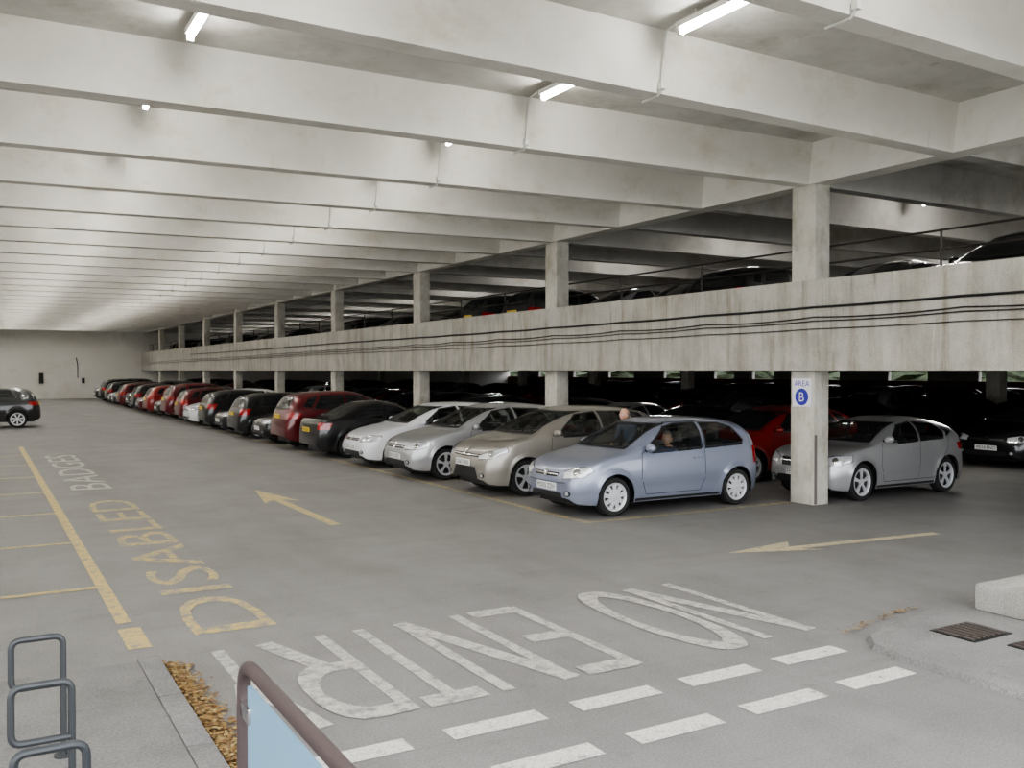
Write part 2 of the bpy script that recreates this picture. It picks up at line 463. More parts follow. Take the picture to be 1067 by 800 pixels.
    bvs = [v.co.copy() for v in bm.verts]
    acc.add(bvs, [[v.index for v in f.verts] for f in bm.faces if f not in kill], S_PAINT, True)
    bm.free()
    mats = [PAINT['black'], M_glass if see else M_glass_dark, M_black, M_tyre, M_rim, M_head, M_tail, M_plate_w, M_plate_y, M_chrome, M_int]
    return acc.mesh(name, mats, 40)

def wheel(acc, cx, cy, R, sg, spokes):
    n = 36
    prof = [(R * .66, -.19), (R * .93, -.2), (R * .99, -.17), (R, -.15), (R, -.045), (R * .985, -.02), (R * .93, 0), (R * .84, .004), (R * .74, -.004), (R * .71, -.02), (R * .70, -.05)]
    V = []; F = []
    for k in range(n):
        t = 2 * math.pi * k / n
        for r, y in prof: V.append((cx + r * math.cos(t), cy + sg * y, R + r * math.sin(t)))
    m = len(prof)
    for k in range(n):
        for j in range(m - 1): F.append((k * m + j, k * m + j + 1, ((k + 1) % n) * m + j + 1, ((k + 1) % n) * m + j))
    acc.add(V, F, S_TYRE, True)
    def disc(r0, r1, y0, y1, mat):
        V = []; F = []
        for k in range(n):
            t = 2 * math.pi * k / n
            V += [(cx + r0 * math.cos(t), cy + sg * y0, R + r0 * math.sin(t)), (cx + r1 * math.cos(t), cy + sg * y1, R + r1 * math.sin(t))]
        for k in range(n): F.append((2 * k, 2 * k + 1, 2 * ((k + 1) % n) + 1, 2 * ((k + 1) % n)))
        acc.add(V, F, mat, True)
    disc(0.001, R * .70, -.055, -.055, S_BLACK)
    disc(R * .61, R * .73, -.016, -.002, S_RIM); disc(R * .61, R * .60, -.016, -.05, S_RIM)
    disc(0.001, R * .18, -.010, -.014, S_RIM); disc(R * .18, R * .19, -.014, -.04, S_RIM)
    if spokes == 9: disc(R * .15, R * .40, -.011, -.013, S_RIM)
    pitch = 2 * math.pi / spokes
    for s in range(spokes):
        t0 = 2 * math.pi * (s + .25) / spokes
        if spokes == 9: a_ = (pitch * .95, pitch * .72, pitch * .58)
        elif spokes > 6: a_ = (pitch * .8, pitch * .42, pitch * .34)
        else: a_ = (.75, pitch * .30, pitch * .30)
        V = []
        for (r, a, y) in ((R * .14, a_[0], -.016), (R * .38, a_[1], -.013), (R * .63, a_[2], -.017)):
            for s2 in (-1, 1):
                for dy in (0, -.03):
                    V.append((cx + r * math.cos(t0 + s2 * a / 2), cy + sg * (y + dy), R + r * math.sin(t0 + s2 * a / 2)))
        F = []
        for q in (0, 4):
            F += [(q, q + 2, q + 6, q + 4), (q, q + 4, q + 5, q + 1), (q + 2, q + 3, q + 7, q + 6)]
        acc.add(V, F, S_RIM)

CARS = {}
CARS['h3'] = make_car('hatchback_three_door', dict(
    L=3.82, W=1.64, R=.295, clr=.19, axles=(.76, 3.22), see=True, cab=1.02, seat=2.12, spokes=9, reg='MD05 ZZH',
    nose=(.55, .66), tailr=(.42, .74), tumble=.12, n=3.8,
    top=[(0, .52), (.03, .63), (.10, .72), (.32, .83), (.72, .92), (.95, .97), (1.3, 1.17), (1.62, 1.34), (1.95, 1.42), (2.4, 1.445), (3.0, 1.42), (3.40, 1.355), (3.56, 1.26), (3.69, 1.02), (3.76, .88), (3.79, .70), (3.82, .55)],
    belt=[(0, .49), (.1, .65), (.4, .77), (.98, .895), (2, .93), (3, .97), (3.56, .99), (3.73, .82), (3.82, .52)],
    side=[[(1.34, .955), (1.48, 1.08), (1.82, 1.305), (2.02, 1.345), (2.44, 1.355), (2.47, .975)],
          [(2.55, .98), (2.52, 1.353), (2.94, 1.337), (3.16, 1.275), (3.34, 1.06), (3.31, 1.015)]],
    lines=[[(1.26, .92), (1.24, .55), (1.34, .30), (2.42, .30), (2.52, .5), (2.51, 1.37)], [(1.26, .92), (1.88, 1.37), (2.51, 1.38)], [(3.44, 1.30), (3.50, .95), (3.66, .80)]],
    handles=[(2.36, .82)], rub=(1.2, 2.92, .52), rubm=S_PAINT,
    ws=[(-.63, 1.0), (.63, 1.0), (.54, 1.34), (-.54, 1.34)], rw=[(-.55, .98), (.55, .98), (.47, 1.28), (-.47, 1.28)],
    hl=[(-.22, .57), (.12, .61), (.25, .70), (.20, .76), (-.02, .74), (-.2, .68)], hlp=(.2, .60),
    tl=[(-.02, .68), (.13, .68), (.14, .96), (.06, .96)], tlp=(3.6, .66), mir=(1.36, 1.01),
    grille=[[(-.30, .595), (.30, .595), (.33, .655), (-.33, .655)], [(-.42, .27), (.42, .27), (.40, .36), (-.40, .36)]],
    chrome=[[(-.31, .62), (.31, .62), (.31, .636), (-.31, .636)]],
    badge=.635, pz=.44, frontlines=[[(-.5, .52), (-.2, .50), (.2, .50), (.5, .52)]]))
CARS['mpv'] = make_car('minivan', dict(
    L=4.15, W=1.80, R=.32, clr=.2, axles=(.82, 3.42), see=True, cab=1.0, seat=2.15, spokes=5, reg='SD67 VAX',
    top=[(0, .55), (.04, .70), (.12, .80), (.4, .92), (.75, 1.0), (.95, 1.045), (1.4, 1.29), (1.85, 1.46), (2.3, 1.53), (3.0, 1.52), (3.6, 1.45), (3.85, 1.33), (4.02, 1.06), (4.10, .9), (4.15, .55)],
    belt=[(0, .52), (.12, .71), (.4, .84), (.95, .97), (2, 1.0), (3.2, 1.05), (3.9, 1.07), (4.06, .85), (4.15, .52)],
    side=[[(1.48, 1.03), (1.68, 1.19), (1.98, 1.385), (2.42, 1.43), (2.45, 1.05)], [(2.53, 1.055), (2.50, 1.433), (3.1, 1.425), (3.28, 1.09)], [(3.36, 1.10), (3.19, 1.42), (3.48, 1.38), (3.66, 1.13)]],
    lines=[[(1.36, 1.0), (1.30, .6), (1.40, .31), (2.46, .31), (2.49, 1.0)], [(2.49, .31), (3.0, .31), (3.1, .6), (3.35, .85), (3.36, 1.05)]],
    handles=[(2.33, .88), (3.14, .91)], rub=(1.3, 3.0, .42),
    ws=[(-.68, 1.07), (.68, 1.07), (.58, 1.43), (-.58, 1.43)], rw=[(-.6, 1.06), (.6, 1.06), (.5, 1.38), (-.5, 1.38)],
    hl=[(-.20, .64), (.10, .68), (.32, .79), (.30, .86), (.05, .80), (-.2, .71)], hlp=(.2, .64),
    tl=[(-.02, .80), (.20, .80), (.24, 1.12), (.06, 1.12)], tlp=(3.9, .72), mir=(1.42, 1.09),
    grille=[[(-.46, .68), (.46, .68), (.50, .735), (-.50, .735)], [(-.48, .30), (.48, .30), (.36, .50), (-.36, .50)]],
    chrome=[[(-.48, .70), (.48, .70), (.48, .715), (-.48, .715)]], badge=.775, pz=.575, frontlines=[]))
H5 = dict(
    L=4.1, W=1.76, R=.315, clr=.19, axles=(.80, 3.38), see=True, cab=1.1, seat=2.2, spokes=5, reg='BX11 LKR',
    top=[(0, .52), (.04, .64), (.12, .72), (.4, .83), (.8, .925), (1.05, .98), (1.45, 1.21), (1.85, 1.385), (2.2, 1.455), (2.6, 1.47), (3.2, 1.44), (3.6, 1.37), (3.8, 1.27), (3.96, 1.02), (4.04, .90), (4.08, .7), (4.1, .54)],
    belt=[(0, .49), (.12, .64), (.4, .77), (1.05, .91), (2, .945), (3.2, .985), (3.85, 1.0), (4.0, .82), (4.1, .51)],
    side=[[(1.46, .97), (1.64, 1.11), (1.95, 1.315), (2.38, 1.37), (2.42, .985)], [(2.5, .99), (2.46, 1.37), (3.08, 1.345), (3.28, 1.02)], [(3.36, 1.03), (3.18, 1.335), (3.42, 1.28), (3.58, 1.07)]],
    lines=[[(1.36, .94), (1.30, .6), (1.40, .30), (2.42, .30), (2.46, .95)], [(2.46, .30), (2.95, .30), (3.08, .6), (3.30, .8), (3.34, 1.0)]],
    handles=[(2.30, .83), (3.12, .86)],
    ws=[(-.66, 1.01), (.66, 1.01), (.56, 1.36), (-.56, 1.36)], rw=[(-.58, 1.0), (.58, 1.0), (.48, 1.31), (-.48, 1.31)],
    hl=[(-.22, .60), (.12, .61), (.30, .68), (.30, .75), (.05, .745), (-.2, .70)], hlp=(.2, .64),
    tl=[(-.04, .76), (.22, .76), (.26, .96), (-.02, .96)], tlp=(3.85, .70), mir=(1.42, 1.03),
    grille=[[(-.40, .615), (.40, .615), (.42, .675), (-.42, .675)], [(-.52, .28), (.52, .28), (.46, .38), (-.46, .38)]],
    chrome=[[(-.41, .64), (.41, .64), (.41, .652), (-.41, .652)]], badge=.66, pz=.46, frontlines=[])
CARS['h5'] = make_car('hatchback_five_door', H5)
H5b = dict(H5); H5b.update(see=False, reg='YK14 FNO')
CARS['h5b'] = make_car('hatchback_five_door_dark', H5b)
SP = dict(H5); SP.update(L=4.0, W=1.74, reg='EN16 HMP', spokes=5, axles=(.80, 3.30), see=True, R=.32,
    top=[(0, .52), (.05, .66), (.14, .75), (.5, .86), (1.1, .94), (1.5, 1.14), (1.85, 1.29), (2.3, 1.375), (2.7, 1.38), (3.25, 1.32), (3.6, 1.23), (3.8, 1.03), (3.92, .88), (3.97, .7), (4.0, .54)],
    belt=[(0, .49), (.14, .66), (.5, .79), (1.1, .89), (2, .935), (3.2, .975), (3.7, .98), (3.88, .82), (4.0, .51)],
    side=[[(1.56, .96), (1.76, 1.10), (2.0, 1.235), (2.38, 1.285), (2.42, .975)], [(2.5, .98), (2.46, 1.285), (2.98, 1.255), (3.22, 1.10), (3.20, 1.01)], [(3.29, 1.02), (3.30, 1.10), (3.2, 1.17), (3.44, 1.10)]],
    rw=[(-.56, .98), (.56, .98), (.47, 1.2), (-.47, 1.2)], ws=[(-.66, .97), (.66, .97), (.56, 1.27), (-.56, 1.27)],
    tl=[(-.04, .76), (.18, .78), (.20, .90), (-.02, .92)], tlp=(3.72, .70), rub=(1.2, 3.0, .44), rubm=S_PAINT,
    hl=[(-.22, .60), (.12, .61), (.34, .68), (.34, .78), (.05, .765), (-.2, .70)],
    grille=[[(-.36, .56), (.36, .56), (.40, .70), (-.40, .70)], [(-.56, .28), (.56, .28), (.46, .40), (-.46, .40)]])
CARS['sp'] = make_car('sport_hatchback', SP)
SV = dict(H5); SV.update(L=4.35, W=1.84, R=.35, clr=.26, axles=(.85, 3.5), see=False, reg='WR15 UJT', spokes=7,
    top=[(0, .62), (.04, .80), (.12, .92), (.5, 1.0), (1.1, 1.08), (1.55, 1.36), (1.95, 1.54), (2.4, 1.62), (3.3, 1.60), (3.85, 1.52), (4.02, 1.41), (4.2, 1.12), (4.29, .95), (4.33, .8), (4.35, .6)],
    belt=[(0, .58), (.12, .82), (.5, .93), (1.1, 1.02), (2, 1.06), (3.3, 1.11), (4.05, 1.13), (4.22, .92), (4.35, .57)],
    side=[[(1.56, 1.09), (1.76, 1.25), (2.05, 1.465), (2.5, 1.51), (2.54, 1.105)], [(2.62, 1.11), (2.58, 1.51), (3.25, 1.49), (3.5, 1.14)], [(3.58, 1.16), (3.36, 1.48), (3.62, 1.42), (3.80, 1.2)]],
    lines=[[(1.46, 1.05), (1.40, .7), (1.50, .38), (2.54, .38), (2.58, 1.08)], [(2.58, .38), (3.05, .38), (3.2, .7), (3.45, .95), (3.5, 1.1)]],
    handles=[(2.42, .95), (3.3, .98)], rw=[(-.62, 1.13), (.62, 1.13), (.52, 1.45), (-.52, 1.45)], ws=[(-.70, 1.11), (.70, 1.11), (.6, 1.49), (-.6, 1.49)],
    hl=[(-.22, .74), (.12, .76), (.32, .83), (.32, .90), (.05, .88), (-.2, .84)], tl=[(-.06, .88), (.22, .88), (.28, 1.02), (-.04, 1.04)], tlp=(4.1, .74), mir=(1.5, 1.15),
    grille=[[(-.42, .64), (.42, .64), (.46, .80), (-.46, .80)], [(-.56, .36), (.56, .36), (.5, .46), (-.5, .46)]], chrome=[[(-.44, .64), (.44, .64), (.44, .655), (-.44, .655)]],
    badge=.76, pz=.55)
CARS['suv'] = make_car('suv', SV)
SL = dict(H5); SL.update(L=4.42, W=1.78, R=.315, clr=.18, axles=(.85, 3.5), see=False, reg='LP09 OZC', spokes=10,
    top=[(0, .52), (.05, .64), (.15, .72), (.6, .84), (1.2, .92), (1.7, 1.17), (2.05, 1.33), (2.5, 1.41), (3.0, 1.385), (3.4, 1.25), (3.8, 1.05), (3.95, 1.0), (4.28, .975), (4.36, .88), (4.40, .7), (4.42, .52)],
    belt=[(0, .49), (.15, .64), (.6, .77), (1.2, .87), (2.2, .92), (3.2, .945), (3.9, .955), (4.3, .90), (4.37, .78), (4.42, .49)],
    side=[[(1.62, .95), (1.80, 1.07), (2.08, 1.245), (2.48, 1.315), (2.52, .965)], [(2.6, .97), (2.56, 1.315), (2.98, 1.29), (3.28, 1.12), (3.36, .99)]],
    lines=[[(1.5, .9), (1.44, .6), (1.54, .3), (2.52, .3), (2.56, .94)], [(2.56, .3), (3.02, .3), (3.15, .6), (3.4, .8), (3.42, .96)]],
    handles=[(2.4, .82), (3.2, .84)], ws=[(-.64, .96), (.64, .96), (.54, 1.3), (-.54, 1.3)], rw=[(-.58, 1.05), (.58, 1.05), (.5, 1.29), (-.5, 1.29)],
    tl=[(-.06, .72), (.22, .72), (.26, .88), (-.04, .9)], tlp=(4.2, .7), mir=(1.6, 1.0))
CARS['sal'] = make_car('saloon', SL)
OBN = {'h3': 'hatchback_car', 'h5': 'hatchback_car', 'h5b': 'hatchback_car', 'sp': 'hatchback_car', 'mpv': 'minivan_car', 'suv': 'suv_car', 'sal': 'saloon_car'}
LEN = {'h3': 3.82, 'h5': 4.1, 'h5b': 4.1, 'sp': 4.0, 'mpv': 4.15, 'suv': 4.35, 'sal': 4.42}

def place(kind, col, nose_x, yc, z=0.0, flip=False, sc=(1, 1, 1), yaw=0.0):
    o = bpy.data.objects.new(OBN[kind], CARS[kind]); COL.objects.link(o)
    o.scale = sc
    if flip:
        o.rotation_euler = (0, 0, math.pi + yaw); o.location = (nose_x + LEN[kind] * sc[0], yc, z)
    else:
        o.rotation_euler = (0, 0, yaw); o.location = (nose_x, yc, z)
    o.material_slots[0].link = 'OBJECT'; o.material_slots[0].material = PAINT[col]
    return o

# row 1
ZL = .007
corsa = place('h3', 'ice_blue', 7.52, 11.93, ZL)
place('mpv', 'champagne', 7.50, 14.62, ZL, sc=(.98, 1, 1))
place('h5', 'silver', 7.35, 17.45, ZL, sc=(1, 1, 1.02))
place('h5', 'white', 7.40, 20.1, ZL, sc=(1, 1, .98))
row1 = [('sal', 'black', 1), ('suv', 'dark_red', 1), ('h5b', 'black', 0), ('h5b', 'black', 1), ('sal', 'black', 0), ('h5b', 'black', 1), ('h5b', 'white', 0),
        ('h5b', 'dark_red', 1), ('suv', 'dark_red', 1), ('h5b', 'black', 0), ('h5b', 'red', 1), ('sal', 'dark_red', 0), ('h5b', 'black', 1), ('suv', 'graphite', 0),
        ('h5b', 'dark_red', 1), ('sal', 'black', 0), ('h5b', 'navy', 0), ('h5b', 'black', 1), ('suv', 'black', 1), ('suv', 'black', 0)]
y = 22.85
for k, c, fl in row1:
    place(k, c, 7.25 + random.uniform(-.1, .15), y, ZL, flip=bool(fl), sc=(.97, .97, 1)); y += 2.567
# row 2
place('sp', 'silver', 12.16, 11.2, sc=(.90, .95, 1.0))
kinds = ['h5b', 'sal', 'suv', 'h5b', 'h5b', 'sal']; cols = ['black', 'black', 'graphite', 'navy', 'silver', 'black', 'dark_red', 'black', 'black', 'graphite']
def rnd(): return random.choice(kinds), random.choice(cols)
place('h5b', 'red', 12.25, 13.95)
y = 16.55
while y < 77:
    k, c = rnd(); place(k, c, 12.25, y, flip=random.random() < .3, sc=(.95, .95, .98)); y += 2.567
place('h5b', 'black', 19.7, 12.6)
for X0, y0 in ((19.8, 15.2), (24.9, 4.9), (19.8, 4.9), (35.0, 4.9), (40.0, 4.9)):
    y = y0
    while y < (77 if X0 < 30 else 60):
        if not (X0 == 19.8 and y0 < 5 and y > 11):
            k, c = rnd(); place(k, c, X0, y, flip=random.random() < .5, sc=(.95, .95, .98))
        y += 2.567
# upper deck
DZ = 2.84
place('suv', 'black', 12.45, 8.5, DZ, sc=(.95, .95, 1))
y = 11.3; i = 0
while y < 77:
    k, c = random.choice(['sal', 'h5b', 'h5b', 'suv']), random.choice(['black', 'navy', 'graphite', 'black', 'black'])
    if i == 0: k = 'sal'
    if i == 3: c = 'silver'
    place(k, c, 12.5, y, DZ, flip=random.random() < .5, sc=(.95, .95, 1.0))
    y += 2.567; i += 1
y = 4.9
while y < 77:
    k, c = rnd(); place(k, c, 22.5, y, DZ, flip=random.random() < .5, sc=(.95, .95, .97)); y += 2.567 * random.choice([1, 1, 2])
# left side
place('suv', 'black', -2.1, 40.8, sc=(.99, 1, .97)); place('sal', 'graphite', -2.6, 46, flip=False)

# ------------------------------------------------------------------ building
def boxobj(name, x0, x1, y0, y1, z0, z1, mat):
    a = Acc(); a.box(x0, x1, y0, y1, z0, z1); return a.obj(name, [mat])

PITCH = 7.7; BP = PITCH / 3; Y0 = 10.72; XC0, XC1 = 11.78, 12.12; YEND = 79.5
ZB, ZS = 5.23, 5.90
def skew(x, k):
    s = {-1: -.015, 0: .04, 1: .075, 2: .095}.get(k, -.015 if k < 0 else max(0, .10 * (1 - (k - 3) / 22)))
    return s * (XC0 - x) if x < XC0 else 0
boxobj('floor', -16, 46, -3, YEND, -.2, 0, M_floor)
boxobj('ground_outside', -80, 120, -60, 160, -.45, -.2, M_ground)
boxobj('ceiling', -16, 46, 1.6, YEND, ZS, ZS + .25, M_ceil)
boxobj('wall_back', -16, 46, YEND, YEND + .25, 0, ZS, M_wall)
boxobj('wall_left', -16.2, -16, 14, YEND, 0, ZS, M_wall)
for k in range(-3, 27):
    yb = Y0 + k * BP
    for (xa, xb) in ((-16, XC0 - .02), (XC1 + .02, 46)):
        a = Acc()
        t, bw = .21, .13
        vs = []
        for x in (xa, xb):
            q = yb + skew(x, k)
            if q > YEND - .3: q = YEND - .3
            vs += [(x, q - t, ZS), (x, q + t, ZS), (x, q + bw, ZB), (x, q - bw, ZB)]
        a.add(vs, [(0, 1, 2, 3), (4, 7, 6, 5), (0, 3, 7, 4), (1, 5, 6, 2), (3, 2, 6, 7), (0, 4, 5, 1)])
        a.obj('ceiling_beam', [M_beam if xa < 0 else M_beam_dim])
boxobj('edge_beam', XC0 - .02, XC1 + .02, 1.6, YEND, ZB, ZS, M_beam)
boxobj('parapet_wall', 11.58, 11.78, 0, YEND, 2.2, 3.65, M_parapet)
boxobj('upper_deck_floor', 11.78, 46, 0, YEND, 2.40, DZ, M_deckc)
for k in range(-3, 27):
    yb = Y0 + k * BP
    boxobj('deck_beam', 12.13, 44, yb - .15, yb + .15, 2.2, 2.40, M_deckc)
for n in range(-1, 9):
    yc = Y0 + n * PITCH - .25
    a = Acc()
    a.rbox(XC0, XC1, yc, yc + .5, 0, 2.40, 0, .015); a.rbox(XC0 + .01, XC1 + .01, yc, yc + .5, DZ, ZB, 0, .015)
    a.obj('concrete_column', [M_col])
    a = Acc(); a.rbox(29.2, 29.6, yc, yc + .5, 0, 2.40, 0, .015); a.rbox(29.2, 29.6, yc, yc + .5, DZ, ZB, 0, .015); a.obj('concrete_column', [M_col])
    a = Acc(); a.rbox(-15.9, -15.5, yc, yc + .5, 0, ZB, 0, .015); a.obj('concrete_column', [M_col])
boxobj('wall_far_low', 45.8, 46, -3, YEND, 0, 1.62, M_brick)
boxobj('wall_far_upper', 45.8, 46, -3, YEND, 2.2, 4.7, M_parapet)
yy = -3.0
while yy < YEND:
    wd = random.uniform(1.5, 4.5); boxobj('wall_far_pier', 45.75, 46, yy, min(YEND, yy + wd), 1.62, 2.2, M_deckc); yy += wd + random.uniform(1.5, 3.5)
boxobj('wall_far_right_end', 20, 46, -3.2, -3, 0, 5.9, M_parapet)
a = Acc(); bm = bmesh.new(); bmesh.ops.create_grid(bm, x_segments=120, y_segments=10, size=1)
for v in bm.verts:
    yy = 38 + v.co.x * 60; t = (v.co.y + 1) / 2
    zz = -.2 + t * 2.75 + .35 * math.sin(yy * .4) * t; xx = 49 + t * 1.5 + random.uniform(-.3, .3)
    v.co = Vector((xx, yy + random.uniform(-.3, .3), zz))
bm.verts.index_update(); a.add([v.co for v in bm.verts], [[v.index for v in f.verts] for f in bm.faces], 0); bm.free()
a.obj('hedge', [M_hedge])

# signage on column
a = Acc(); xs = XC0 - .004; yc = Y0
a.box(xs - .012, xs, yc - .2, yc + .2, 1.60, 2.07, 0)
def on_col(tv, tf, w_, h_, z, m_, off=.002):
    a.add([(xs - .012 - off, yc + w_ / 2 - u * w_, z + v * h_) for u, v in tv], tf, m_)
tv, tf = text_geo('AREA'); on_col(tv, tf, .32, .09, 1.94, 1)
a.add([(xs - .014, yc + .14 * math.cos(t * math.pi / 12), 1.765 + .14 * math.sin(t * math.pi / 12)) for t in range(24)], [tuple(range(24))], 1)
tv, tf = text_geo('B'); on_col(tv, tf, .10, .15, 1.69, 0, .004)
a.obj('area_sign', [pmat('sign_white', (.75, .75, .78), .4), pmat('sign_blue', (.04, .04, .35), .4)])
a = Acc(); a.box(XC0 + .005, XC0 + .06, Y0 - .262, Y0 - .25, .02, 1.15, 0); a.obj('column_corner_strip', [pmat('dull_grey', (.16, .14, .13), .6)])  # thin dark-grey strip standing in for the dull post at the column corner

# guard rail of upper deck
a = Acc()
for zr in (3.97, 4.25): a.tube([(12.2, 0, zr), (12.2, YEND, zr)], .018, 0, 6)
yy = .8
while yy < YEND:
    a.tube([(12.2, yy, DZ), (12.2, yy, 4.27)], .02, 0, 6); yy += BP
a.obj('guard_rail', [pmat('rail_dark', (.04, .035, .03), .5, .3)])

# cables along parapet
a = Acc()
for zc, r, sag, dr in ((3.2, .020, .010, 0), (3.05, .011, .035, .003), (2.99, .010, .02, .004), (2.86, .008, .012, .002)):
    pts = []; yy = 1.0
    yend = 76 if zc < 3.1 else 60
    while yy < yend:
        ph = (yy / 2.567) % 1
        pts.append((11.556, yy, zc - sag * 4 * ph * (1 - ph) + .012 * math.sin(yy * .23) - dr * max(0, yy - 8))); yy += .32
    a.tube(pts, r, 0, 6)
a.obj('electric_cable', [M_black])

# lamps
M_lamp = pmat('lamp_tube', (1, 1, 1), .4, emit=(1.0, .975, .94), es=46)
M_white_pl = pmat('white_plastic', (.70, .69, .64), .5)
a = Acc(); a.box(-.05, .05, -.66, .66, .0, .06, 1); a.tube([(0, -.62, -.035), (0, .62, -.035)], .034, 0, 6)
for s in (-1, 1): a.box(-.035, .035, s * .64 - .02, s * .64 + .02, -.07, .0, 1); a.box(-.01, .01, s * .4 - .01, s * .4 + .01, .06, .12, 1)
LM = a.mesh('fluorescent_light', [M_lamp, M_white_pl])
def lamp(x, y, z):
    o = bpy.data.objects.new('fluorescent_light', LM); COL.objects.link(o); o.location = (x, y, z)
for k in range(-3, 26):
    yb = Y0 + (k + .5) * BP
    for x in (-7.0, -2.4, 2.0, 6.4): lamp(x, yb + .5 * (skew(x, k) + skew(x, k + 1)) + (.06 if k < 20 else 0), ZS - .121)
    if k % 2 == 0:
        for x in (17.5, 27): lamp(x, yb, ZS - .121)
    if k % 4 == 0: lamp(18.2, yb, 2.275)
# conduits on beams
for k in range(-2, 22):
    a = Acc()
    x = 6.48
    yf = Y0 + k * BP - .2 + skew(x, k)
    a.tube([(x, yf - .065, ZS - .03), (x, yf + .035, ZB + .02), (x, yf + .08, ZB - .022), (x, yf + .35, ZB - .022)], .013, 0, 6)
    a.box(x - .03, x + .03, yf - .015, yf + .045, ZB + .03, ZB + .1)
    a.tube([(x, yf - .06, ZS - .03), (6.42, yf - .35, ZS - .03)], .012, 0, 6)
    a.obj('conduit_pipe', [M_white_pl])

# exit sign, wall fittings
a = Acc(); a.box(.6, 1.5, YEND - .08, YEND, 2.6, 3.0); a.obj('exit_sign', [pmat('exit_green', (.02, .25, .08), .4, emit=(.02, .4, .1), es=.4)])
a = Acc(); a.box(4.2, 4.5, YEND - .1, YEND, 1.2, 2.0); a.box(7.2, 7.4, YEND - .1, YEND, 1.2, 1.6)
a.tube([(6.9, YEND - .05, 1.6), (6.9, YEND - .05, 2.6), (6.8, YEND - .05, 3.2)], .03); a.obj('wall_fitting', [M_black])

# ------------------------------------------------------------------ road markings
def seg(a, p, q, wy=.10, wx=.10, z=.004, m=0):
    p = Vector((p[0], p[1])); q = Vector((q[0], q[1])); d = (q - p); l = d.length
    if l < 1e-6: return
    d /= l; w_ = wy * abs(d.y) + wx * abs(d.x)
    n = Vector((-d.y, d.x)) * w_ / 2
    a.add([(*(p + n), z), (*(p - n), z), (*(q - n), z), (*(q + n), z)], [(0, 1, 2, 3)], m)
A = Acc()
FAR, HL = 7.38, 1.92
LET = {'N': [((0, 0), (0, 1)), ((0, 1), (1, 0)), ((1, 0), (1, 1))],
       'E': [((0, 0), (0, 1)), ((0, .04), (1, .04)), ((0, .5), (.85, .5)), ((0, .96), (1, .96))],
       'T': [((.5, 0), (.5, 1)), ((0, .96), (1, .96))],
       'Y': [((.5, 0), (.5, .45)), ((.5, .45), (0, 1)), ((.5, .45), (1, 1))],
       'R': [((0, 0), (0, 1)), ((.45, .45), (1, 0))]}
def letter(ch, xr, wd):
    f = lambda a_, b_, zz=0: (xr - a_ * wd, FAR - b_ * HL)
    i = 0
    for s, e in LET.get(ch, []):
        seg(A, f(*s), f(*e), .10, .20, .004 + .0006 * i); i += 1
    if ch == 'R':
        pts = [(0, .96), (.5, .96)] + [(.5 + .5 * math.sin(t), .70 + .26 * math.cos(t)) for t in [math.pi * k / 12 for k in range(1, 12)]] + [(.5, .44), (0, .44)]
        ring(pts, f)
    if ch == 'O':
        pts = [(.5 + .5 * math.cos(t), .5 + .5 * math.sin(t)) for t in [2 * math.pi * k / 36 for k in range(37)]]
        ring(pts, f)
def ring(pts, f):
    P_ = [Vector(f(*p)) for p in pts]; V = []
    closed = (P_[0] - P_[-1]).length < 1e-4; n = len(P_)
    for i, p in enumerate(P_):
        a_ = P_[i - 1] if i > 0 else (P_[-2] if closed else P_[0]); b_ = P_[i + 1] if i < n - 1 else (P_[1] if closed else P_[-1])
        d = (b_ - a_).normalized(); w_ = .10 * abs(d.y) + .19 * abs(d.x); nn_ = Vector((-d.y, d.x)) * w_ / 2
        V += [(*(p + nn_), .0062), (*(p - nn_), .0062)]
    A.add(V, [(2 * i, 2 * i + 1, 2 * i + 3, 2 * i + 2) for i in range(n - 1)])
for ch, xr, wd in (('N', 6.12, .50), ('O', 5.48, .55), ('E', 4.27, .45), ('N', 3.68, .52), ('T', 3.0, .44), ('R', 2.44, .46), ('Y', 1.84, .44)):
    letter(ch, xr, wd)
A.obj('no_entry_road_text', [M_white_worn])
A = Acc()
for i in range(-1, 4):
    for yy in (4.97, 4.36):
        x = 2.78 + .925 * i; A.add([(x - .33, yy - .09, .004), (x + .33, yy - .09, .004), (x + .33, yy + .09, .004), (x - .33, yy + .09, .004)], [(0, 1, 2, 3)])
A.obj('give_way_dashes', [M_white])
A = Acc()
seg(A, (1.1, 8.6), (1.1, 30), .12); A.add([(1.02, 7.75, .004), (1.2, 7.75, .004), (1.2, 8.4, .004), (1.02, 8.4, .004)], [(0, 1, 2, 3)])
for i in range(7): seg(A, (-4, 10.15 + 2.8 * i), (1.05, 10.15 + 2.8 * i), wx=.11, z=.005)
A.obj('bay_line_marking', [paint_mat('road_paint_line', (.58, .44, .16), .48, .64)])
A = Acc()
seg(A, (7.62, 10.9), (7.62, 75), .12); seg(A, (7.58, 10.92), (11.7, 10.92), wx=.12, z=.005)
for i in range(1, 24): seg(A, (7.62, 10.92 + 2.567 * i + .35), (11.55, 10.92 + 2.567 * i + .35), wx=.09, z=.005)
A.obj('bay_line_marking', [M_yellow_worn])
A = Acc()
seg(A, (4.42, 12.6), (4.42, 15.6), .15); A.add([(4.42, 17.0, .005), (4.12, 15.2, .005), (4.36, 15.55, .005), (4.48, 15.55, .005), (4.72, 15.2, .005)], [(0, 1, 2, 3, 4)])
A.obj('road_arrow', [M_yellow])
A = Acc()
seg(A, (11.2, 7.85), (8.7, 8.1), wx=.14); A.add([(7.8, 8.25, .005), (9.0, 7.82, .005), (8.75, 8.05, .005), (8.75, 8.17, .005), (9.0, 8.42, .005)], [(0, 1, 2, 3, 4)])
A.obj('road_arrow', [M_cream])
A = Acc()
def ground_text(body, ya, yb, x0, x1, m_):
    tv, tf = text_geo(body); A.add([(x1 + v * (x0 - x1), ya + (yb - ya) * u, .004) for u, v in tv], tf, m_)
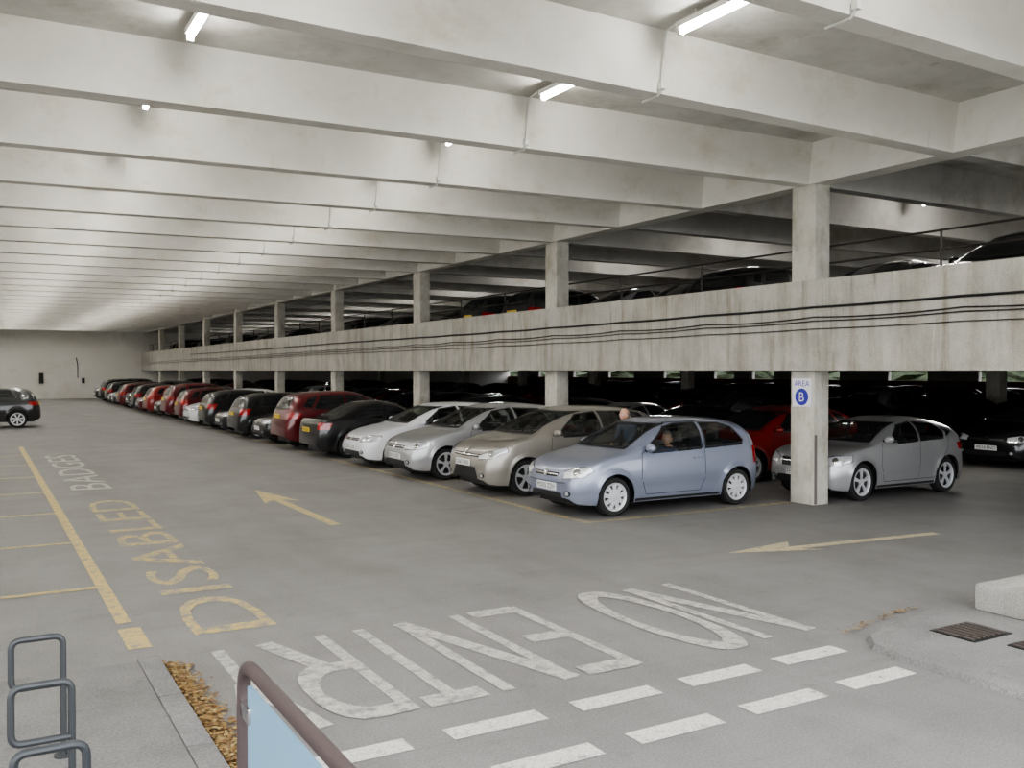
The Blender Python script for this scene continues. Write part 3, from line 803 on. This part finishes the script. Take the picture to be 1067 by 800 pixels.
ground_text('DISABLED', 7.9, 16.9, 1.55, 2.25, 0); ground_text('BADGES', 18.6, 26.5, 1.5, 2.2, 1)
A.obj('parking_road_text', [paint_mat('road_paint_faded_yellow', (.62, .46, .15), .41, .60), M_white_worn])

# ------------------------------------------------------------------ foreground kerbs etc
a = Acc(); a.rbox(-8, 1.0, -3, 7.1, -.05, .10, 0, .015); a.obj('pavement_slab', [M_pave])
a = Acc()
yy = -2.9
while yy < 6.9:
    a.rbox(1.0, 1.15, yy, yy + .9, -.05, .105, 0, .015); yy += .915
a.obj('kerb', [M_pave])
a = Acc()
poly = [(6.0, -3), (6.02, 4.5), (6.08, 4.82), (6.25, 5.0), (6.6, 5.12), (7.4, 5.28), (11.5, 5.5), (11.5, -3)]
n = len(poly); a.add([(x, y_, 0) for x, y_ in poly] + [(x + .02, y_ - .02, .05) for x, y_ in poly], [tuple(range(n, 2 * n))] + [(i, (i + 1) % n, n + (i + 1) % n, n + i) for i in range(n)])
a.obj('traffic_island', [M_pave])
a = Acc(); a.rbox(7.75, 11.4, 4.75, 5.05, .05, .29, 0, .03); a.rbox(7.75, 8.0, 2.0, 4.8, .05, .29, 0, .03); a.rbox(7.9, 11.4, 2, 4.8, .05, .22, 0, .02)
a.obj('concrete_kerb_block', [M_kerb])
for (cx, cy) in ((7.05, 4.62), (7.2, 4.05)):
    a = Acc(); a.box(cx - .25, cx + .25, cy - .2, cy + .2, .051, .058, 0)
    for i in range(7):
        a.box(cx - .23 + i * .067, cx - .23 + i * .067 + .03, cy - .17, cy + .17, .058, .068, 1)
    a.obj('drain_grate', [M_black, pmat('cast_iron', (.12, .10, .09), .6, .4)])
M_leaf = [pmat('leaf_a', (.28, .17, .06), .8), pmat('leaf_b', (.16, .09, .04), .8), pmat('leaf_c', (.34, .25, .11), .8)]
a = Acc()
def leaf(x, y_, z):
    t = random.uniform(0, 6.28); s = random.uniform(.010, .024); c, sn = math.cos(t), math.sin(t); tz = random.uniform(-.6, .6)
    pts = [(-1, 0, 0), (-.3, .5, .2), (.5, .45, .2), (1.1, 0, 0), (.5, -.45, tz), (-.3, -.5, tz)]
    a.add([(x + s * (p[0] * c - p[1] * sn), y_ + s * (p[0] * sn + p[1] * c), z + s * p[2] * .5 + .01) for p in pts], [(0, 1, 2, 3), (0, 3, 4, 5)], random.randrange(3))
for i in range(5200):
    y_ = random.uniform(3.0, 7.15); wd = .30 * (1 - .45 * (y_ - 3) / 4.3); x = 1.18 + abs(random.gauss(0, .42)) * wd
    leaf(x, y_, max(0, .06 - .2 * (x - 1.16)) * random.random())
a.obj('leaf_litter', M_leaf)
a = Acc()
for i in range(90):
    t = random.random(); leaf(6.25 + 1.2 * t + random.gauss(0, .07), 5.20 + .22 * t + abs(random.gauss(0, .06)), .01)
a.obj('leaf_litter', M_leaf)

# bike rack
M_teal = pmat('rack_metal', (.07, .075, .08), .45, .5)
for i, (x, y_) in enumerate(((.40, 5.55), (.375, 4.72), (.36, 3.90))):
    a = Acc()
    pts = round_path([(x, y_, .10), (x, y_, .76), (x - .25, y_ + .0, .76), (x - .25, y_, .50), (x - .005, y_, .50)], .05, 5)
    a.tube(pts, .017, 0, 10)
    a.tube([(x, y_, .095), (x, y_, .11)], .05, 0, 14)
    a.obj('bike_rack', [M_teal])
M_rail = pmat('handrail_brown', (.095, .072, .07), .55, .3)
m_, nt, b = new_mat('blue_panel'); b.inputs['Base Color'].default_value = (.24, .42, .58, 1); b.inputs['Roughness'].default_value = .25
a = Acc()
a.tube(round_path([(.87, 3.52, .10), (.87, 3.52, 1.10), (.87, .6, 1.10), (.87, .6, .1)], .13, 7), .026, 0, 12)
a.box(.862, .878, .70, 3.43, .30, 1.03, 1)
for yy, zz in ((3.38, .93), (3.38, .4), (.75, .93), (.75, .4)):
    a.rbox(.85, .89, yy, yy + .12, zz - .03, zz + .03, 2, .006)
a.obj('handrail', [M_rail, m_, M_chrome])

# ------------------------------------------------------------------ people
M_skin = pmat('skin', (.62, .36, .26), .5); M_hair = pmat('hair_grey', (.22, .20, .18), .8); M_shirt = pmat('shirt', (.10, .13, .22), .85)
M_trous = pmat('trousers', (.03, .035, .05), .9); M_shoe = pmat('shoe', (.02, .02, .02), .5); M_eye = pmat('eye_white', (.8, .8, .78), .3)
def skin_obj(name, pts, edges, matfn, mats, parent, lvl=2):
    me = bpy.data.meshes.new('tmp'); me.from_pydata([p[0] for p in pts], edges, [])
    ob = bpy.data.objects.new('tmp', me); COL.objects.link(ob)
    ob.modifiers.new('s', 'SKIN'); sv = me.skin_vertices[0].data
    for i, p in enumerate(pts):
        r = p[1] if isinstance(p[1], tuple) else (p[1], p[1]); sv[i].radius = r; sv[i].use_root = (i == 0)
    md = ob.modifiers.new('u', 'SUBSURF'); md.levels = lvl; md.render_levels = lvl
    dg = bpy.context.evaluated_depsgraph_get(); dg.update()
    nm = bpy.data.meshes.new_from_object(ob.evaluated_get(dg))
    bpy.data.objects.remove(ob)
    nm.materials.clear()
    for m in mats: nm.materials.append(m)
    for p in nm.polygons:
        p.use_smooth = True; p.material_index = matfn(p.center)
    nm.name = name
    o = bpy.data.objects.new(name, nm); COL.objects.link(o); o.parent = parent
    return o
def head(parent, c, yaw, bald=False, pitch=0):
    a = Acc(); bm = bmesh.new(); bmesh.ops.create_uvsphere(bm, u_segments=32, v_segments=24, radius=1)
    for v in bm.verts:
        x, y_, z = v.co
        wx = .098; wy = .076
        if z < 0: wy *= 1 - .35 * z * z; wx *= 1 - .12 * z * z
        X = x * wx; Y = y_ * wy; Z = z * .118
        if x > 0 and z < -.2: X += .012 * (-z)
        if x > .5: X -= .010 * (x - .5) * 2
        if x > .6: X += .024 * math.exp(-(y_ / .13) ** 2 - ((z + .12) / .16) ** 2)
        if x > .6: X -= .007 * math.exp(-((abs(y_) - .36) / .16) ** 2 - ((z - .02) / .10) ** 2)
        if x > .6: X += .005 * math.exp(-(y_ / .25) ** 2 - ((z + .48) / .08) ** 2)
        v.co = Vector((X, Y, Z))
    bm.verts.index_update(); sk = [v.co.copy() for v in bm.verts]
    a.add(sk, [[v.index for v in f.verts] for f in bm.faces], 0, True)
    fs = []
    for f in bm.faces:
        q = f.calc_center_median()
        up = q.z > (.055 if q.x > .03 else (-.0 if q.x > -.02 else -.05))
        if bald: up = q.z < .03 and q.z > -.06 and q.x < -.0
        if up: fs.append([v.index for v in f.verts])
    a.add([p * 1.06 + Vector((-.003, 0, .003)) for p in sk], fs, 1, True); bm.free()
    for s in (-1, 1):
        a.ellipsoid((.078, s * .029, .004), (.012, .014, .009), 2, 10, 7); a.ellipsoid((.0885, s * .029, .004), (.003, .005, .005), 3, 8, 6)
        a.ellipsoid((-.005, s * .077, -.012), (.020, .009, .032), 0, 10, 8)
    a.ellipsoid((.087, 0, -.062), (.006, .024, .005), 4, 10, 6)
    o = a.obj('head', [M_skin, M_hair, M_eye, M_black, pmat('lips', (.45, .18, .15), .5)], 80, parent)
    o.location = c; o.rotation_euler = (0, pitch, yaw)
def person(name, J, loc, yaw, hyaw, bald=False, shirt=M_shirt):
    e = bpy.data.objects.new(name, None); COL.objects.link(e); e.location = loc; e.rotation_euler = (0, 0, yaw)
    pts = [(J['pelvis'], (.15, .12)), (J['waist'], (.145, .11)), (J['chest'], (.17, .12)), (J['neckb'], (.07, .07)), (J['neck'], (.052, .055))]
    ed = [(0, 1), (1, 2), (2, 3), (3, 4)]
    hands = []
    for s in ('L', 'R'):
        i = len(pts); pts += [(J['sh' + s], .075), (J['el' + s], .05), (J['wr' + s], .032)]
        ed += [(2, i), (i, i + 1), (i + 1, i + 2)]
        i = len(pts); pts += [(J['hip' + s], .10), (J['kn' + s], .065), (J['an' + s], .045), (J['to' + s], .042)]
        ed += [(0, i), (i, i + 1), (i + 1, i + 2), (i + 2, i + 3)]
        hands.append((Vector(J['el' + s]), Vector(J['wr' + s])))
    zn = J['neckb'][2] + .015; zp = J['pelvis'][2] + .06
    an = (J['anL'][2] + .02)
    def mf(c):
        if c.z > zn: return 0
        if c.z < an: return 3
        for el, wr in hands:
            if (c - wr).length < .05: return 0
        kn = Vector(J['knL'])
        if c.z < zp or (c.z < kn.z + .09 and c.x > J['pelvis'][0] + .14 and min((c - w_[1]).length for w_ in hands) > .2 and min((c - w_[0]).length for w_ in hands) > .14): return 2
        return 1
    skin_obj('body', pts, ed, mf, [M_skin, shirt, M_trous, M_shoe], e)
    for si, (el, wr) in enumerate(hands):
        d = (wr - el).normalized(); side = d.cross(Vector((0, 0, 1))).normalized(); dn = side.cross(d)
        hp = [(tuple(wr - d * .01), (.026, .02)), (tuple(wr + d * .045), (.038, .016)), (tuple(wr + d * .085), (.038, .014))]
        he = [(0, 1), (1, 2)]
        skin_obj('palm', hp, he, lambda c: 0, [M_skin], e)
        for k, ln in enumerate((.068, .078, .072, .056)):
            b0 = wr + d * .085 + side * (.028 - k * .0187)
            p1 = b0 + d * ln * .45 - dn * .006; p2 = p1 + d * ln * .3 - dn * .016; p3 = p2 + d * ln * .2 - dn * .02
            skin_obj('finger_%d' % (k + 1), [(tuple(b0 - d * .02), .009), (tuple(p1), .0085), (tuple(p2), .008), (tuple(p3), .007)], [(0, 1), (1, 2), (2, 3)], lambda c: 0, [M_skin], e, 1)
        b0 = wr + d * .03 + side * .03
        skin_obj('thumb', [(tuple(b0 - side * .012), .011), (tuple(b0 + d * .03 + side * .022), .0105), (tuple(b0 + d * .055 + side * .028 - dn * .01), .008)], [(0, 1), (1, 2)], lambda c: 0, [M_skin], e, 1)
    n = Vector(J['neck']); head(e, n + Vector((.02, 0, .10)), hyaw, bald)
    return e
sit = dict(pelvis=(0, 0, .52), waist=(-.03, 0, .68), chest=(-.07, 0, .86), neckb=(-.07, 0, .99), neck=(-.055, 0, 1.04),
           shL=(-.06, .19, .93), elL=(.10, .26, .76), wrL=(.28, .14, .84), shR=(-.06, -.19, .93), elR=(.06, -.24, .68), wrR=(.27, -.13, .66),
           hipL=(.05, .1, .50), knL=(.44, .13, .60), anL=(.62, .13, .30), toL=(.76, .14, .27), hipR=(.05, -.1, .50), knR=(.44, -.13, .60), anR=(.62, -.13, .30), toR=(.76, -.14, .27))
person('seated_man', sit, (9.60, 11.58, -.03), math.pi, rad(35))
st = dict(pelvis=(0, 0, .88), waist=(.02, 0, 1.02), chest=(.09, 0, 1.17), neckb=(.15, 0, 1.27), neck=(.18, 0, 1.31),
          shL=(.11, .19, 1.23), elL=(.20, .25, .98), wrL=(.36, .18, .86), shR=(.11, -.19, 1.23), elR=(.20, -.25, .98), wrR=(.36, -.18, .86),
          hipL=(0, .1, .84), knL=(.03, .11, .46), anL=(-.01, .11, .08), toL=(.14, .12, .04), hipR=(0, -.1, .84), knR=(.03, -.11, .46), anR=(-.01, -.11, .08), toR=(.14, -.12, .04))
person('standing_man', st, (10.22, 13.22, 0), math.pi, 0, True)

# ------------------------------------------------------------------ light, world, camera
w = bpy.data.worlds.new('world'); scene.world = w; w.use_nodes = True
w.node_tree.nodes['Background'].inputs[0].default_value = (.95, .97, 1.0, 1)
w.node_tree.nodes['Background'].inputs[1].default_value = 2.5
cd = bpy.data.cameras.new('camera'); cam = bpy.data.objects.new('camera', cd); COL.objects.link(cam)
cam.location = (0, 0, 2.2); cam.rotation_euler = (rad(90 - .84), 0, rad(-30.2))
cd.sensor_width = 36; cd.lens = 36 * 960 / 1067; cd.clip_end = 500
scene.camera = cam
scene.view_settings.view_transform = 'AgX'
scene.view_settings.look = 'AgX - Medium High Contrast'
scene.view_settings.exposure = 0.82
